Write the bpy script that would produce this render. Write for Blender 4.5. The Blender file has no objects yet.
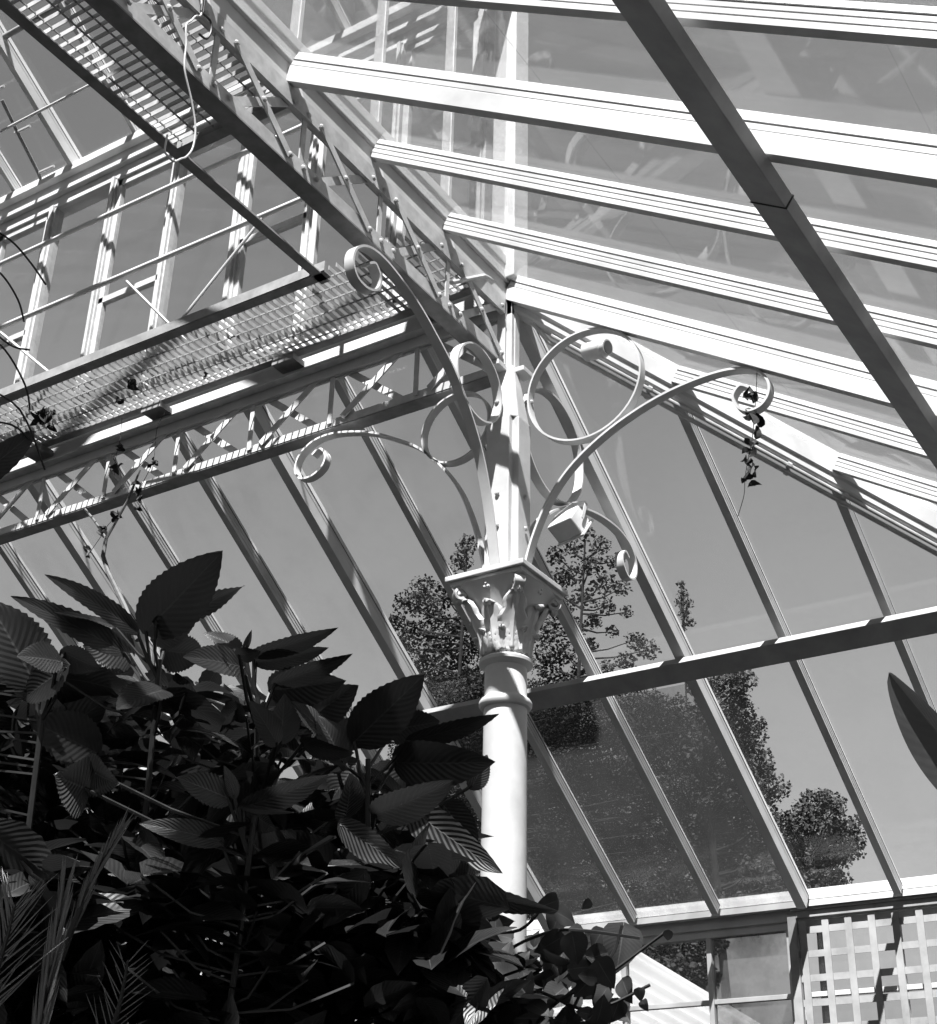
import bpy, math, random
from mathutils import Vector, Matrix, noise
random.seed(7)
C = bpy.context.scene.collection
V = Vector
PI = math.pi

# ------------------------------------------------------------------ materials
def new_mat(name):
    m = bpy.data.materials.new(name); m.use_nodes = True
    nt = m.node_tree; nt.nodes.clear()
    return m, nt, nt.nodes.new('ShaderNodeOutputMaterial')

def ramp(nt, fac, stops):
    r = nt.nodes.new('ShaderNodeValToRGB')
    e = r.color_ramp.elements
    while len(e) < len(stops): e.new(.5)
    for k, (p, c) in enumerate(stops):
        e[k].position = p; e[k].color = (c, c, c, 1)
    nt.links.new(fac, r.inputs[0])
    return r.outputs[0]

def noise_fac(nt, scale, detail=5, rough=.6, stretch=(1, 1, 1)):
    tc = nt.nodes.new('ShaderNodeTexCoord'); mp = nt.nodes.new('ShaderNodeMapping')
    mp.inputs['Scale'].default_value = stretch
    n = nt.nodes.new('ShaderNodeTexNoise')
    n.inputs['Scale'].default_value = scale; n.inputs['Detail'].default_value = detail; n.inputs['Roughness'].default_value = rough
    nt.links.new(tc.outputs['Object'], mp.inputs[0]); nt.links.new(mp.outputs[0], n.inputs[0])
    return n.outputs[0]

def mat(name, lo, hi, scale=8, rough=.6, spec=.3, bump=0, stretch=(1, 1, 1), metal=0, p=(.35, .65)):
    m, nt, out = new_mat(name)
    b = nt.nodes.new('ShaderNodeBsdfPrincipled')
    f = noise_fac(nt, scale, stretch=stretch)
    nt.links.new(ramp(nt, f, [(p[0], lo), (p[1], hi)]), b.inputs['Base Color'])
    b.inputs['Roughness'].default_value = rough; b.inputs['Metallic'].default_value = metal
    b.inputs['Specular IOR Level'].default_value = spec
    if bump:
        bn = nt.nodes.new('ShaderNodeBump'); bn.inputs['Strength'].default_value = bump; bn.inputs['Distance'].default_value = .01
        nt.links.new(f, bn.inputs['Height']); nt.links.new(bn.outputs[0], b.inputs['Normal'])
    nt.links.new(b.outputs[0], out.inputs[0])
    return m

def glass_mat(name, dirt_lo, dirt_hi, scale=2.5, tint=.97, dirt_col=.3, p=(.4, .75), stretch=(1, 1, 1), ior=1.3):
    """thin glass with a film of dirt: clear + fresnel reflection + a diffuse and translucent film"""
    m, nt, out = new_mat(name)
    tr = nt.nodes.new('ShaderNodeBsdfTransparent'); tr.inputs[0].default_value = (tint, tint, tint, 1)
    gl = nt.nodes.new('ShaderNodeBsdfGlossy'); gl.inputs['Roughness'].default_value = .03
    gl.inputs[0].default_value = (.9, .9, .9, 1)
    fr = nt.nodes.new('ShaderNodeFresnel'); ge = nt.nodes.new('ShaderNodeNewGeometry')   # the same reflectance from either side of the pane
    io = nt.nodes.new('ShaderNodeMapRange'); nt.links.new(ge.outputs['Backfacing'], io.inputs[0])
    io.inputs[3].default_value = ior; io.inputs[4].default_value = 1/ior; nt.links.new(io.outputs[0], fr.inputs[0])
    mx = nt.nodes.new('ShaderNodeMixShader')
    nt.links.new(fr.outputs[0], mx.inputs[0]); nt.links.new(tr.outputs[0], mx.inputs[1]); nt.links.new(gl.outputs[0], mx.inputs[2])
    df = nt.nodes.new('ShaderNodeBsdfDiffuse'); df.inputs[0].default_value = (dirt_col,)*3 + (1,)
    tl = nt.nodes.new('ShaderNodeBsdfTranslucent'); tl.inputs[0].default_value = (dirt_col*.6,)*3 + (1,)
    md = nt.nodes.new('ShaderNodeMixShader'); md.inputs[0].default_value = .5
    nt.links.new(df.outputs[0], md.inputs[1]); nt.links.new(tl.outputs[0], md.inputs[2])
    m2 = nt.nodes.new('ShaderNodeMixShader')
    nt.links.new(ramp(nt, noise_fac(nt, scale, 8, .65, stretch), [(p[0], dirt_lo), (p[1], dirt_hi)]), m2.inputs[0])
    nt.links.new(mx.outputs[0], m2.inputs[1]); nt.links.new(md.outputs[0], m2.inputs[2])
    nt.links.new(m2.outputs[0], out.inputs[0])
    return m

PAINT = mat('white_gloss_paint', .44, .54, 5, .45, .4, .06)
PAINTW = mat('white_timber_paint', .43, .55, 3, .5, .35, .12, (1, 1, 1))
IRON = mat('painted_iron', .36, .48, 14, .5, .4, .12)
CHORD = mat('shaded_grey_paint', .17, .25, 10, .6, .3, .1)  # grey paint; on the girder flanges underside shade is put into its colour
DARK = mat('dark_seam', .015, .03, 10, .8)
GRATE = mat('galvanised_bars', .25, .4, 12, .45, .5)
GLASS = glass_mat('roof_glass', .01, .07)
GLASSC = glass_mat('lantern_glass', .0, .05, ior=1.1)
GLASSB = glass_mat('hazy_roof_glass', .12, .28, 1.6, .96, .27, (.35, .75), (1, 3, 1))
GLASSD = glass_mat('algae_stained_glass', .24, .44, 2.2, .96, .14, (.35, .8), (2.5, .8, 1))
GLASSM = glass_mat('mottled_window_glass', .2, .8, 2.2, .9, .3)
LAMPM = mat('lamp_housing', .55, .65, 10, .4)
TRELLIS = mat('chalky_trellis_paint', .22, .32, 6, .8, .1)
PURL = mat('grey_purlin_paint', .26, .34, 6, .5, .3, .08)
LENS = mat('smoked_lens', .08, .12, 10, .25)
CABLE_W = mat('pale_cable', .5, .6, 10, .5)
CABLE_B = mat('black_cable', .01, .02, 10, .5)
FLOOR = mat('paving', .006, .014, 2, .9)
EARTH = mat('lawn_ground', .008, .018, .7, .95)
BRICK = mat('plinth_wall', .3, .4, 6, .9)
BARK = mat('bark', .006, .015, 9, .9, .2, .4)
NEEDLE = mat('evergreen_foliage', .01, .022, 3, .8, .2)
NEEDLE3 = mat('soft_distant_foliage', .02, .028, .15, 1, 0)
NEEDLE2 = mat('hazy_evergreen_foliage', .035, .05, 1, .9, .1)
STEM = mat('stem_green', .005, .02, 12, .5, .4)
DEADLEAF = mat('dry_leaf', .015, .05, 30, .8, .2, .4)

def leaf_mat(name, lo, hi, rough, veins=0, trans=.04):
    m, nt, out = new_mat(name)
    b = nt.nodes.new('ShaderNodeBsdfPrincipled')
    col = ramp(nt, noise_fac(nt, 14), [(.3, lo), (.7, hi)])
    uv = nt.nodes.new('ShaderNodeUVMap'); sep = nt.nodes.new('ShaderNodeSeparateXYZ'); nt.links.new(uv.outputs[0], sep.inputs[0])
    # side veins slant from the midrib: wave in (v - |u| * slope)
    ab = nt.nodes.new('ShaderNodeMath'); ab.operation = 'ABSOLUTE'; nt.links.new(sep.outputs[0], ab.inputs[0])
    mu = nt.nodes.new('ShaderNodeMath'); mu.operation = 'MULTIPLY'; mu.inputs[1].default_value = .28; nt.links.new(ab.outputs[0], mu.inputs[0])
    su = nt.nodes.new('ShaderNodeMath'); su.operation = 'SUBTRACT'; nt.links.new(sep.outputs[1], su.inputs[0]); nt.links.new(mu.outputs[0], su.inputs[1])
    sc = nt.nodes.new('ShaderNodeMath'); sc.operation = 'MULTIPLY'; sc.inputs[1].default_value = 2*PI*13; nt.links.new(su.outputs[0], sc.inputs[0])
    sn = nt.nodes.new('ShaderNodeMath'); sn.operation = 'SINE'; nt.links.new(sc.outputs[0], sn.inputs[0])
    bn = nt.nodes.new('ShaderNodeBump'); bn.inputs['Strength'].default_value = veins; bn.inputs['Distance'].default_value = .008
    nt.links.new(sn.outputs[0], bn.inputs['Height']); nt.links.new(bn.outputs[0], b.inputs['Normal'])
    # pale midrib
    rb = nt.nodes.new('ShaderNodeMath'); rb.operation = 'LESS_THAN'; rb.inputs[1].default_value = .035; nt.links.new(ab.outputs[0], rb.inputs[0])
    mc = nt.nodes.new('ShaderNodeMix'); mc.data_type = 'RGBA'; nt.links.new(rb.outputs[0], mc.inputs[0])
    nt.links.new(col, mc.inputs[6]); mc.inputs[7].default_value = (hi*2.2,)*3 + (1,)
    nt.links.new(mc.outputs[2], b.inputs['Base Color'])
    b.inputs['Roughness'].default_value = rough; b.inputs['Specular IOR Level'].default_value = .5
    tl = nt.nodes.new('ShaderNodeBsdfTranslucent'); tl.inputs[0].default_value = (.12, .12, .12, 1)
    mx = nt.nodes.new('ShaderNodeMixShader'); mx.inputs[0].default_value = trans*4
    nt.links.new(b.outputs[0], mx.inputs[1]); nt.links.new(tl.outputs[0], mx.inputs[2]); nt.links.new(mx.outputs[0], out.inputs[0])
    return m
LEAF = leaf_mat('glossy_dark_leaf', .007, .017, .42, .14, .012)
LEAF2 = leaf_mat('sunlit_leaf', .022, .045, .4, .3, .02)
LEAFIVY = leaf_mat('ivy_leaf', .012, .026, .6, .05, .01)
LEAFBAN = leaf_mat('banana_leaf', .02, .035, .35, .04)
FROND = leaf_mat('palm_frond', .12, .18, .4, 0, .02)

m, nt, out = new_mat('corrugated_translucent_sheet')
_d = nt.nodes.new('ShaderNodeBsdfDiffuse'); _d.inputs[0].default_value = (.5, .5, .5, 1)
_t = nt.nodes.new('ShaderNodeBsdfTranslucent'); _t.inputs[0].default_value = (.62, .62, .62, 1)
_m = nt.nodes.new('ShaderNodeMixShader'); _m.inputs[0].default_value = .75
nt.links.new(_d.outputs[0], _m.inputs[1]); nt.links.new(_t.outputs[0], _m.inputs[2]); nt.links.new(_m.outputs[0], out.inputs[0])
SHEET = m

# ------------------------------------------------------------------ mesh builder
class MB:
    def __init__(s): s.v = []; s.f = []; s.mi = []; s.uv = []; s.cur = 0
    def add(s, vs, fs, uvs=None):
        o = len(s.v); s.v += [tuple(v) for v in vs]
        for k, f in enumerate(fs):
            s.f.append([o + i for i in f]); s.mi.append(s.cur)
            s.uv.append([uvs[i] for i in f] if uvs else [(0, 0)]*len(f))
        return s
    def box(s, lo, hi):
        x0, y0, z0 = lo; x1, y1, z1 = hi
        return s.add([(x0,y0,z0),(x1,y0,z0),(x1,y1,z0),(x0,y1,z0),(x0,y0,z1),(x1,y0,z1),(x1,y1,z1),(x0,y1,z1)],
                     [(3,2,1,0),(4,5,6,7),(0,1,5,4),(1,2,6,5),(2,3,7,6),(3,0,4,7)])
    def prof(s, p0, p1, pr, up, cut0=None, cut1=None):
        """extrude the closed profile pr [(side, up)] from p0 to p1; cut = (point, normal) mitres an end"""
        p0, p1 = V(p0), V(p1); d = (p1 - p0).normalized(); up = V(up); up = (up - d*up.dot(d)).normalized()
        sd = d.cross(up)
        n = len(pr); vs = []
        for base, cut in ((p0, cut0), (p1, cut1)):
            for a, b in pr:
                q = base + sd*a + up*b
                if cut: q = q + d*((V(cut[0]) - q).dot(V(cut[1]))/d.dot(V(cut[1])))
                vs.append(q)
        fs = [(i, (i+1) % n, n + (i+1) % n, n + i) for i in range(n)]
        fs += [tuple(range(n-1, -1, -1)), tuple(range(n, 2*n))]
        return s.add(vs, fs)
    def bar(s, p0, p1, w, h, up=(0, 0, 1), **k):
        return s.prof(p0, p1, [(-w/2, -h/2), (w/2, -h/2), (w/2, h/2), (-w/2, h/2)], up, **k)
    def tube(s, pts, r, n=8, rs=None):
        pts = [V(p) for p in pts]; vs = []; fs = []
        t0 = (pts[1] - pts[0]).normalized(); a = t0.orthogonal().normalized()
        for k, p in enumerate(pts):
            t = (pts[min(k+1, len(pts)-1)] - pts[max(k-1, 0)]).normalized()
            a = (a - t*a.dot(t)).normalized(); b = t.cross(a); rr = rs[k] if rs else r
            for i in range(n):
                th = 2*PI*i/n; vs.append(p + a*math.cos(th)*rr + b*math.sin(th)*rr)
        for k in range(len(pts)-1):
            for i in range(n): fs.append((k*n+i, k*n+(i+1) % n, (k+1)*n+(i+1) % n, (k+1)*n+i))
        fs += [tuple(range(n-1, -1, -1)), tuple(range((len(pts)-1)*n, len(pts)*n))]
        return s.add(vs, fs)
    def lathe(s, prof, n=40, c=(0, 0)):
        vs = [(c[0] + r*math.cos(2*PI*i/n), c[1] + r*math.sin(2*PI*i/n), z) for r, z in prof for i in range(n)]
        fs = [(k*n+i, k*n+(i+1) % n, (k+1)*n+(i+1) % n, (k+1)*n+i) for k in range(len(prof)-1) for i in range(n)]
        fs += [tuple(range(n-1, -1, -1)), tuple(range((len(prof)-1)*n, len(prof)*n))]
        return s.add(vs, fs)
    def strip(s, pts, wide, w, t, closed=False):
        """flat bar bent along pts: w across (direction wide), t thick; w may be a list"""
        pts = [V(p) for p in pts]; wide = V(wide).normalized(); vs = []; fs = []; n = len(pts)
        for k, p in enumerate(pts):
            a, b = (pts[(k-1) % n], pts[(k+1) % n]) if closed else (pts[max(k-1, 0)], pts[min(k+1, n-1)])
            tt = (b - a).normalized(); nn = tt.cross(wide).normalized(); ww = w[k] if isinstance(w, list) else w
            vs += [p + wide*ww/2 + nn*t/2, p - wide*ww/2 + nn*t/2, p - wide*ww/2 - nn*t/2, p + wide*ww/2 - nn*t/2]
        for k in range(n if closed else n-1):
            j = (k+1) % n
            for i in range(4): fs.append((k*4+i, k*4+(i+1) % 4, j*4+(i+1) % 4, j*4+i))
        if not closed: fs += [(3, 2, 1, 0), tuple((n-1)*4 + i for i in range(4))]
        return s.add(vs, fs)
    def dome(s, p, nrm, r, h=None):
        p, nrm = V(p), V(nrm).normalized(); a = nrm.orthogonal().normalized(); b = nrm.cross(a); h = h or r*.8
        vs = []; n = 8
        for rr, hh in ((1, 0), (.85, .5), (.45, .9)):
            for i in range(n): vs.append(p + (a*math.cos(2*PI*i/n) + b*math.sin(2*PI*i/n))*r*rr + nrm*h*hh)
        fs = [(k*n+i, k*n+(i+1) % n, (k+1)*n+(i+1) % n, (k+1)*n+i) for k in range(2) for i in range(n)] + [tuple(range(2*n, 3*n))]
        return s.add(vs, fs)
    def build(s, name, mats, parent=None, smooth=False, bevel=0, origin=None):
        me = bpy.data.meshes.new(name)
        o3 = V(origin) if origin is not None else V((0, 0, 0))
        me.from_pydata([tuple(V(v) - o3) for v in s.v], [], s.f)
        mats = mats if isinstance(mats, (list, tuple)) else [mats]
        for q in mats: me.materials.append(q)
        uvl = me.uv_layers.new(name='UVMap'); k = 0
        for i, p in enumerate(me.polygons):
            p.material_index = s.mi[i]; p.use_smooth = smooth
            for u in s.uv[i]: uvl.data[k].uv = u; k += 1
        me.update()
        o = bpy.data.objects.new(name, me); C.objects.link(o); o.location = o3
        if smooth:
            try: me.set_sharp_from_angle(angle=math.radians(38))
            except Exception: pass
        if bevel:
            b = o.modifiers.new('bevel', 'BEVEL'); b.width = bevel; b.segments = 2; b.limit_method = 'ANGLE'
        if parent is not None:
            o.parent = parent; o.location = o3 - parent.location
        return o

def tag(o, label=None, cat=None, group=None, kind=None):
    if label: o['label'] = label
    if cat: o['category'] = cat
    if group: o['group'] = group
    if kind: o['kind'] = kind
    return o
def empty(name, loc, label=None, cat=None, group=None, kind=None):
    o = bpy.data.objects.new(name, None); C.objects.link(o); o.location = loc; o.empty_display_size = .1
    return tag(o, label, cat, group, kind)
ORD = ['zeroth', 'first', 'second', 'third', 'fourth', 'fifth', 'sixth', 'seventh', 'eighth', 'ninth', 'tenth', 'eleventh', 'twelfth']

# ------------------------------------------------------------------ camera (solved from the photograph's vanishing points)
az, pit, rol = (math.radians(a) for a in (-32.97916751, 27.87374935, -1.45679274))
FPX = 1456.86
fw = V((math.sin(az)*math.cos(pit), math.cos(az)*math.cos(pit), math.sin(pit)))
rt = V((math.cos(az), -math.sin(az), 0)); dn = fw.cross(rt)
rt2 = rt*math.cos(rol) + dn*math.sin(rol); dn2 = -rt*math.sin(rol) + dn*math.cos(rol)
CAM = V((3.371, -5.558, 1.6))
cd = bpy.data.cameras.new('camera'); cam = bpy.data.objects.new('camera', cd); C.objects.link(cam)
cd.sensor_fit = 'VERTICAL'; cd.sensor_height = 36; cd.lens = FPX/1024*36; cd.clip_start = .05; cd.clip_end = 500
M = Matrix((rt2, -dn2, -fw)).transposed().to_4x4(); M.translation = CAM
cam.matrix_world = M
bpy.context.scene.camera = cam
def ray(x, y): return rt2*(x - 468.5) + dn2*(y - 512) + fw*FPX
def at(x, y, axis, val):
    """point of the sight line through pixel (x, y) on the plane axis = val"""
    d = ray(x, y); return CAM + d*((val - CAM[axis])/d[axis])
def at_dist(x, y, r): return CAM + ray(x, y).normalized()*r

# ------------------------------------------------------------------ dimensions
S = .634                                     # rafter spacing
ZG = 6.46; ROOF = math.radians(33.17); T = math.tan(ROOF); EAVE = 3.88
CO, SI = math.cos(ROOF), math.sin(ROOF)
def PA(x, u, d=0): return V((x, u - SI*d, ZG - T*u - CO*d))         # rear slope point, d below glass
def PB(y, u, d=0): return V((u - SI*d, y, ZG - T*u - CO*d))         # side slope point

# profiles: (side, up) with glass at 0
MAIN = [(-.021, -.108), (.021, -.108), (.021, -.032), (.0198, -.030), (.0198, -.027), (.021, -.025), (.021, .0),
        (-.021, .0), (-.021, -.025), (-.0198, -.027), (-.0198, -.030), (-.021, -.032)]
SMALL = [(-.017, -.07), (.017, -.07), (.017, -.052), (.0155, -.050), (.0155, -.045), (.0175, -.043), (.0175, -.028), (.016, -.026), (.016, -.021), (.018, -.019), (.018, 0),
         (-.018, 0), (-.018, -.019), (-.016, -.021), (-.016, -.026), (-.0175, -.028), (-.0175, -.043), (-.0155, -.045), (-.0155, -.050), (-.017, -.052)]
def rafter(name, p0, p1, up, main, ws=1.0, **k):
    mb = MB(); mb.prof(p0, p1, [(a*ws, b) for a, b in (MAIN if main else SMALL)], up, **k)
    w = (.0225 if main else .0195)*ws
    mb.cur = 1; mb.prof(p0, p1, [(-w, 0), (w, 0), (w, .005), (-w, .005)], up, **k)  # thin dark strip along the glass line
    mb.cur = 0; c = .0225 if main else .0195; c *= ws; h = .045 if main else .03
    mb.prof(p0, p1, [(-c, .005), (c, .005), (c*.8, h), (-c*.8, h)], up, **k)
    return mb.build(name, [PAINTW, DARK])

# ------------------------------------------------------------------ rear slope and side slope rafters
NA = V((0, SI, CO)); NB = V((SI, 0, CO))
for k in range(-12, 6):
    x = k*S; u0 = .03 if k <= 0 else x + .07; main = k % 3 == 0
    o_ = -.011 if main else -.006
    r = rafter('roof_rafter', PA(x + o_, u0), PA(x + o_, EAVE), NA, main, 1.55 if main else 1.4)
    where = ('rising to the column head' if k == 0 else
             f'{ORD[abs(k)]} from the column on the walkway side' if k < 0 else f'{ORD[k]} jack rafter under the hip')
    tag(r, f"{'deep' if main else 'slim'} white rafter on the rear slope, {where}", 'rafter', 'rafters of the rear glass slope')
for k in range(-9, 6):
    y = k*S; u0 = .03 if k <= 0 else y + .07; main = k % 3 == 0
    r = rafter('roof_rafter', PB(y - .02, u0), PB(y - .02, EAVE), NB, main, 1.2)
    where = ('meeting the hip at the column head' if k == 0 else
             f'{ORD[abs(k)]} up from the column head' if k < 0 else f'{ORD[k]} one cut short by the hip')
    tag(r, f"{'deep' if main else 'slim'} sunlit rafter on the side slope, {where}", 'rafter', 'rafters of the side glass slope')

# hip rafter with its two conduit pipes and clips
hdir = V((1, 1, -T)).normalized(); hup = V((SI, SI, 2*CO)); 
def HP(u, d=0): return V((u, u, ZG - T*u - d))
hip = MB()
hip.prof(HP(.05), HP(EAVE), [(-.022, -.165), (.022, -.165), (.03, -.155), (.03, -.12), (.045, -.11), (.045, .0), (.03, .04), (-.03, .04), (-.045, .0), (-.045, -.11), (-.03, -.12), (-.03, -.155)], (0, 0, 1))
hipo = hip.build('hip_rafter', PAINTW)
tag(hipo, 'broad white hip rafter descending from the column head between the two glass slopes', 'rafter')
sdv = V((1, -1, 0)).normalized()
for j, (off, dd, lab) in enumerate(((.012, .205, 'upper'), (-.022, .228, 'lower'))):
    mb = MB(); pts = [HP(u, dd) + sdv*off for u in (.16, 1, 2, 3, 3.9)]
    if j == 1: pts = [V((.03, -.62, 6.06)), V((.0, -.27, 6.34)), V((-.02, -.06, 6.42)), V((.05, .03, 6.3))] + pts
    mb.tube(pts, .011 if j == 0 else .013, 8)
    e = mb.build('conduit_pipe', IRON, None, True)
    tag(e, f'thin white pipe clipped under the hip rafter, {lab} of the two', 'pipe')
    for u in (.55, 1.1, 1.32, 2.0, 2.8):
        q = MB(); c = HP(u, dd) + sdv*off; q.tube([c - hdir*.012, c + hdir*.012], .019, 8)
        q.build('clip', IRON, e)

# purlins
pw, ph = .145, .052
def purlin(p0, p1, up, joint=None):
    mb = MB(); mb.prof(p0, p1, [(-pw/2, -ph/2), (pw/2, -ph/2), (pw/2, ph/2), (-pw/2, ph/2)], up); return mb
cz = 4.92; cu = 2.092
mit = (V((cu, cu, cz)), V((1, -1, 0)))
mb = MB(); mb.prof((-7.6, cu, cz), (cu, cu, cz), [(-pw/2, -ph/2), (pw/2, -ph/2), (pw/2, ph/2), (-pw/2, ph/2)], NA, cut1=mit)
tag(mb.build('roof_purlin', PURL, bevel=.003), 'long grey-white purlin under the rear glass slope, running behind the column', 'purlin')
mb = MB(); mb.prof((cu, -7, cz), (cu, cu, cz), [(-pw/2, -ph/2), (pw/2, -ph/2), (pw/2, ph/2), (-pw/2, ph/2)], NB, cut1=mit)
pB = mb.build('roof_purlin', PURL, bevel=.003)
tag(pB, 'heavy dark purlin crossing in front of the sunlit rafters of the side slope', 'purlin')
jy = at(793, 200, 0, cu).y + at(767, 168, 0, cu).y - at(788, 211, 0, cu).y - .05
mb = MB(); mb.prof((cu, jy - .004, cz), (cu, jy + .004, cz), [(-pw/2-.002, -ph/2-.002), (pw/2+.002, -ph/2-.002), (pw/2+.002, ph/2+.002), (-pw/2-.002, ph/2+.002)], NB)
mb.build('splice_joint', DARK, pB)
# ------------------------------------------------------------------ glazing of both slopes (one window per bay, two or more panes each)
WN = [0]
def win_root(loc=(0, 0, 0)):
    WN[0] += 1
    return empty(f'window_{WN[0]}', loc, kind='structure')
def slab(mb, pts, nrm, th=.004):
    pts = [V(p) for p in pts]; n = len(pts); nrm = V(nrm)
    mb.add(pts + [p + nrm*th for p in pts], [tuple(range(n-1, -1, -1)), tuple(range(n, 2*n))] + [(i, (i+1) % n, n+(i+1) % n, n+i) for i in range(n)])
for side in 'AB':
    for k in range(-12 if side == 'A' else -9, 6):
        s0, s1 = k*S + .012, (k+1)*S - .012
        w = win_root()
        if side == 'B': cuts = [0, 1.35, 2.7, EAVE + .03]
        else: cuts = [0, 2.34, EAVE + .03]
        for a, b in zip(cuts, cuts[1:]):
            # clip the bay (s, u) to u >= s (hip) and u >= 0
            poly = [(s0, max(a, s0)), (s1, max(a, s1)), (s1, b), (s0, b)]
            if s0 >= b: continue
            if s1 > b: poly = [(s0, max(a, s0)), (b, b), (s0, b)]
            poly = [p for p in poly]
            mb = MB(); F = PA if side == 'A' else PB
            lap = .008 if a > 0 else .0
            P3 = [F(s, u, -.001) - (NA if side == 'A' else NB)*0 for s, u in poly]
            if side == 'B': P3 = P3[::-1]
            slab(mb, P3, NA if side == 'A' else NB)
            g = GLASSB if side == 'B' else (GLASSD if (a > 1 and k in (-3, -2, -1)) else GLASS)
            mb.build('glass_pane', g, w)

# ------------------------------------------------------------------ column
col = empty('iron_column', (0, 0, 0), 'round white cast-iron column with a leafy capital, standing in the shrubs', 'column')
mb = MB()
mb.lathe([(.17, 0), (.17, .1), (.13, .14), (.115, .2), (.109, .3), (.1055, 1.5), (.104, 3), (.1025, 3.985)], 48)
mb.build('shaft', PAINT, col, True)
mb = MB(); mb.lathe([(.1025, 3.985), (.118, 3.99), (.126, 4.002), (.126, 4.018), (.118, 4.03), (.108, 4.036), (.1015, 4.045), (.101, 4.19), (.11, 4.195), (.118, 4.2),
                     (.13, 4.208), (.131, 4.222), (.12, 4.234), (.104, 4.24), (.1, 4.25)], 48)
mb.build('necking_rings', PAINT, col, True)
# bell of the capital
def bell_r(z):
    t = (z - 4.25)/.33; return .1 + .02*t + .085*max(0, t)**2.2
def sqr(th, q):                                  # round to square factor
    c = max(abs(math.cos(th)), abs(math.sin(th))); return (1-q) + q/c
mb = MB(); n = 48; nz = 14; vs = []
for k in range(nz+1):
    z = 4.245 + .345*k/nz; q = (k/nz)**3*.55
    for i in range(n):
        th = 2*PI*i/n; r = bell_r(z)*sqr(th, q); vs.append((r*math.cos(th), r*math.sin(th), z))
mb.add(vs, [(k*n+i, k*n+(i+1) % n, (k+1)*n+(i+1) % n, (k+1)*n+i) for k in range(nz) for i in range(n)] + [tuple(range(n-1, -1, -1)), tuple(range(nz*n, nz*n+n))])
cap = mb.build('capital', PAINT, col, True)
def acanthus(th, z0, z1, r0, r1, wid, curl):
    """one curling leaf of the capital: rises from z0 to z1 and turns outward at its tip"""
    m_ = MB(); N = 16; W = 8; vs = []
    for k in range(N+1):
        t = k/N
        if t < .78:
            q = t/.78; z = z0 + (z1-z0)*q; r = r0 + (r1-r0)*q**1.9
        else:
            a = (t-.78)/.22*PI*1.05; z = z1 + math.sin(a)*curl*.9; r = r1 + (1-math.cos(a))*curl
        wd = wid*(math.sin(PI*min(1, .18+.8*t))**.7)*(1 + .16*math.sin(t*PI*9))
        for j in range(W+1):
            s = (j/W - .5)*2
            rr = r + .010*(1 - s*s) + .006*math.cos(s*PI*3) - .012*s*s
            x = rr; y = s*wd
            vs.append((x*math.cos(th) - y*math.sin(th), x*math.sin(th) + y*math.cos(th), z - .012*s*s))
    fs = [(k*(W+1)+j, (k+1)*(W+1)+j, (k+1)*(W+1)+j+1, k*(W+1)+j+1) for k in range(N) for j in range(W)]
    m_.add(vs, fs); o = m_.build('acanthus_leaf', PAINT, cap, True)
    sm = o.modifiers.new('t', 'SOLIDIFY'); sm.thickness = .008
for i in range(8): acanthus(PI/4*i + PI/8, 4.25, 4.35, .104, .120, .046, .018)
for i in range(4): acanthus(PI/2*i, 4.25, 4.47, .102, .150, .066, .024)
for i in range(4): acanthus(PI/2*i + PI/4, 4.25, 4.51, .102, .192, .064, .028)
for i in range(4):                                # corner volutes
    th = PI/2*i + PI/4; m_ = MB(); pts = []
    for k in range(26):
        t = k/25
        if t < .35: q = t/.35; r = .125 + .1*q**1.5; z = 4.46 + .115*q
        else:
            a = (t-.35)/.65*PI*2.6; rr = .036*(1 - .7*(t-.35)/.65); r = .232 + math.sin(a)*rr*1 ; z = 4.548 + math.cos(a)*rr*.85
        pts.append((r*math.cos(th), r*math.sin(th), z))
    m_.strip(pts, (-math.sin(th), math.cos(th), 0), .05, .014); m_.build('volute', PAINT, cap, True)
for i in range(4):                                # rosette at the middle of each face
    th = PI/2*i; m_ = MB(); c = V((.185*math.cos(th), .185*math.sin(th), 4.57))
    for j in range(6):
        a = PI/3*j; d = V((-math.sin(th)*math.cos(a), math.cos(th)*math.cos(a), math.sin(a)))*.018
        m_.dome(c + d, (math.cos(th), math.sin(th), 0), .012, .01)
    m_.dome(c, (math.cos(th), math.sin(th), 0), .012, .016); m_.build('rosette', PAINT, cap, True)
mb = MB(); a = .221
mb.box((-a, -a, 4.612), (a, a, 4.64)); mb.box((-a+.018, -a+.018, 4.59), (a-.018, a-.018, 4.612))
mb.build('abacus', PAINT, col, bevel=.004)
# pier above the abacus: a chamfered cross section with four flat faces
def cross(w, t): return [(-w, -t), (-t, -t), (-t, -w), (t, -w), (t, -t), (w, -t), (w, t), (t, t), (t, w), (-t, w), (-t, t), (-w, t)]
mb = MB(); mb.prof((0, 0, 4.64), (0, 0, 5.55), cross(.098, .062)[::-1], (0, 1, 0))
pr0 = [(x, y) for x, y in [(-.08, -.048), (-.048, -.08), (.048, -.08), (.08, -.048), (.08, .048), (.048, .08), (-.048, .08), (-.08, .048)]]
mb.prof((0, 0, 4.64), (0, 0, 5.55), pr0[::-1], (0, 1, 0))
mb.add([(x*k_, y*k_, z_) for k_, z_ in ((1.15, 5.55), (.5, 5.9)) for x, y in pr0], [(i, (i+1) % 8, 8+(i+1) % 8, 8+i) for i in range(8)] + [tuple(range(7, -1, -1)), tuple(range(8, 16))])
mb.build('pier', PAINT, col, bevel=.006)
mb = MB(); mb.box((-.03, -.03, 5.85), (.03, .03, 6.45)); mb.box((.022, .0, 5.7), (.034, .05, 6.44)); mb.box((-.05, -.05, 5.7), (-.0, -.036, 6.42))
mb.box((-.095, -.13, 5.862), (.012, -.03, 5.893)); mb.box((.03, -.012, 5.862), (.095, .095, 5.893))
mb.build('pier_head', PAINT, col, bevel=.004)

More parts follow.
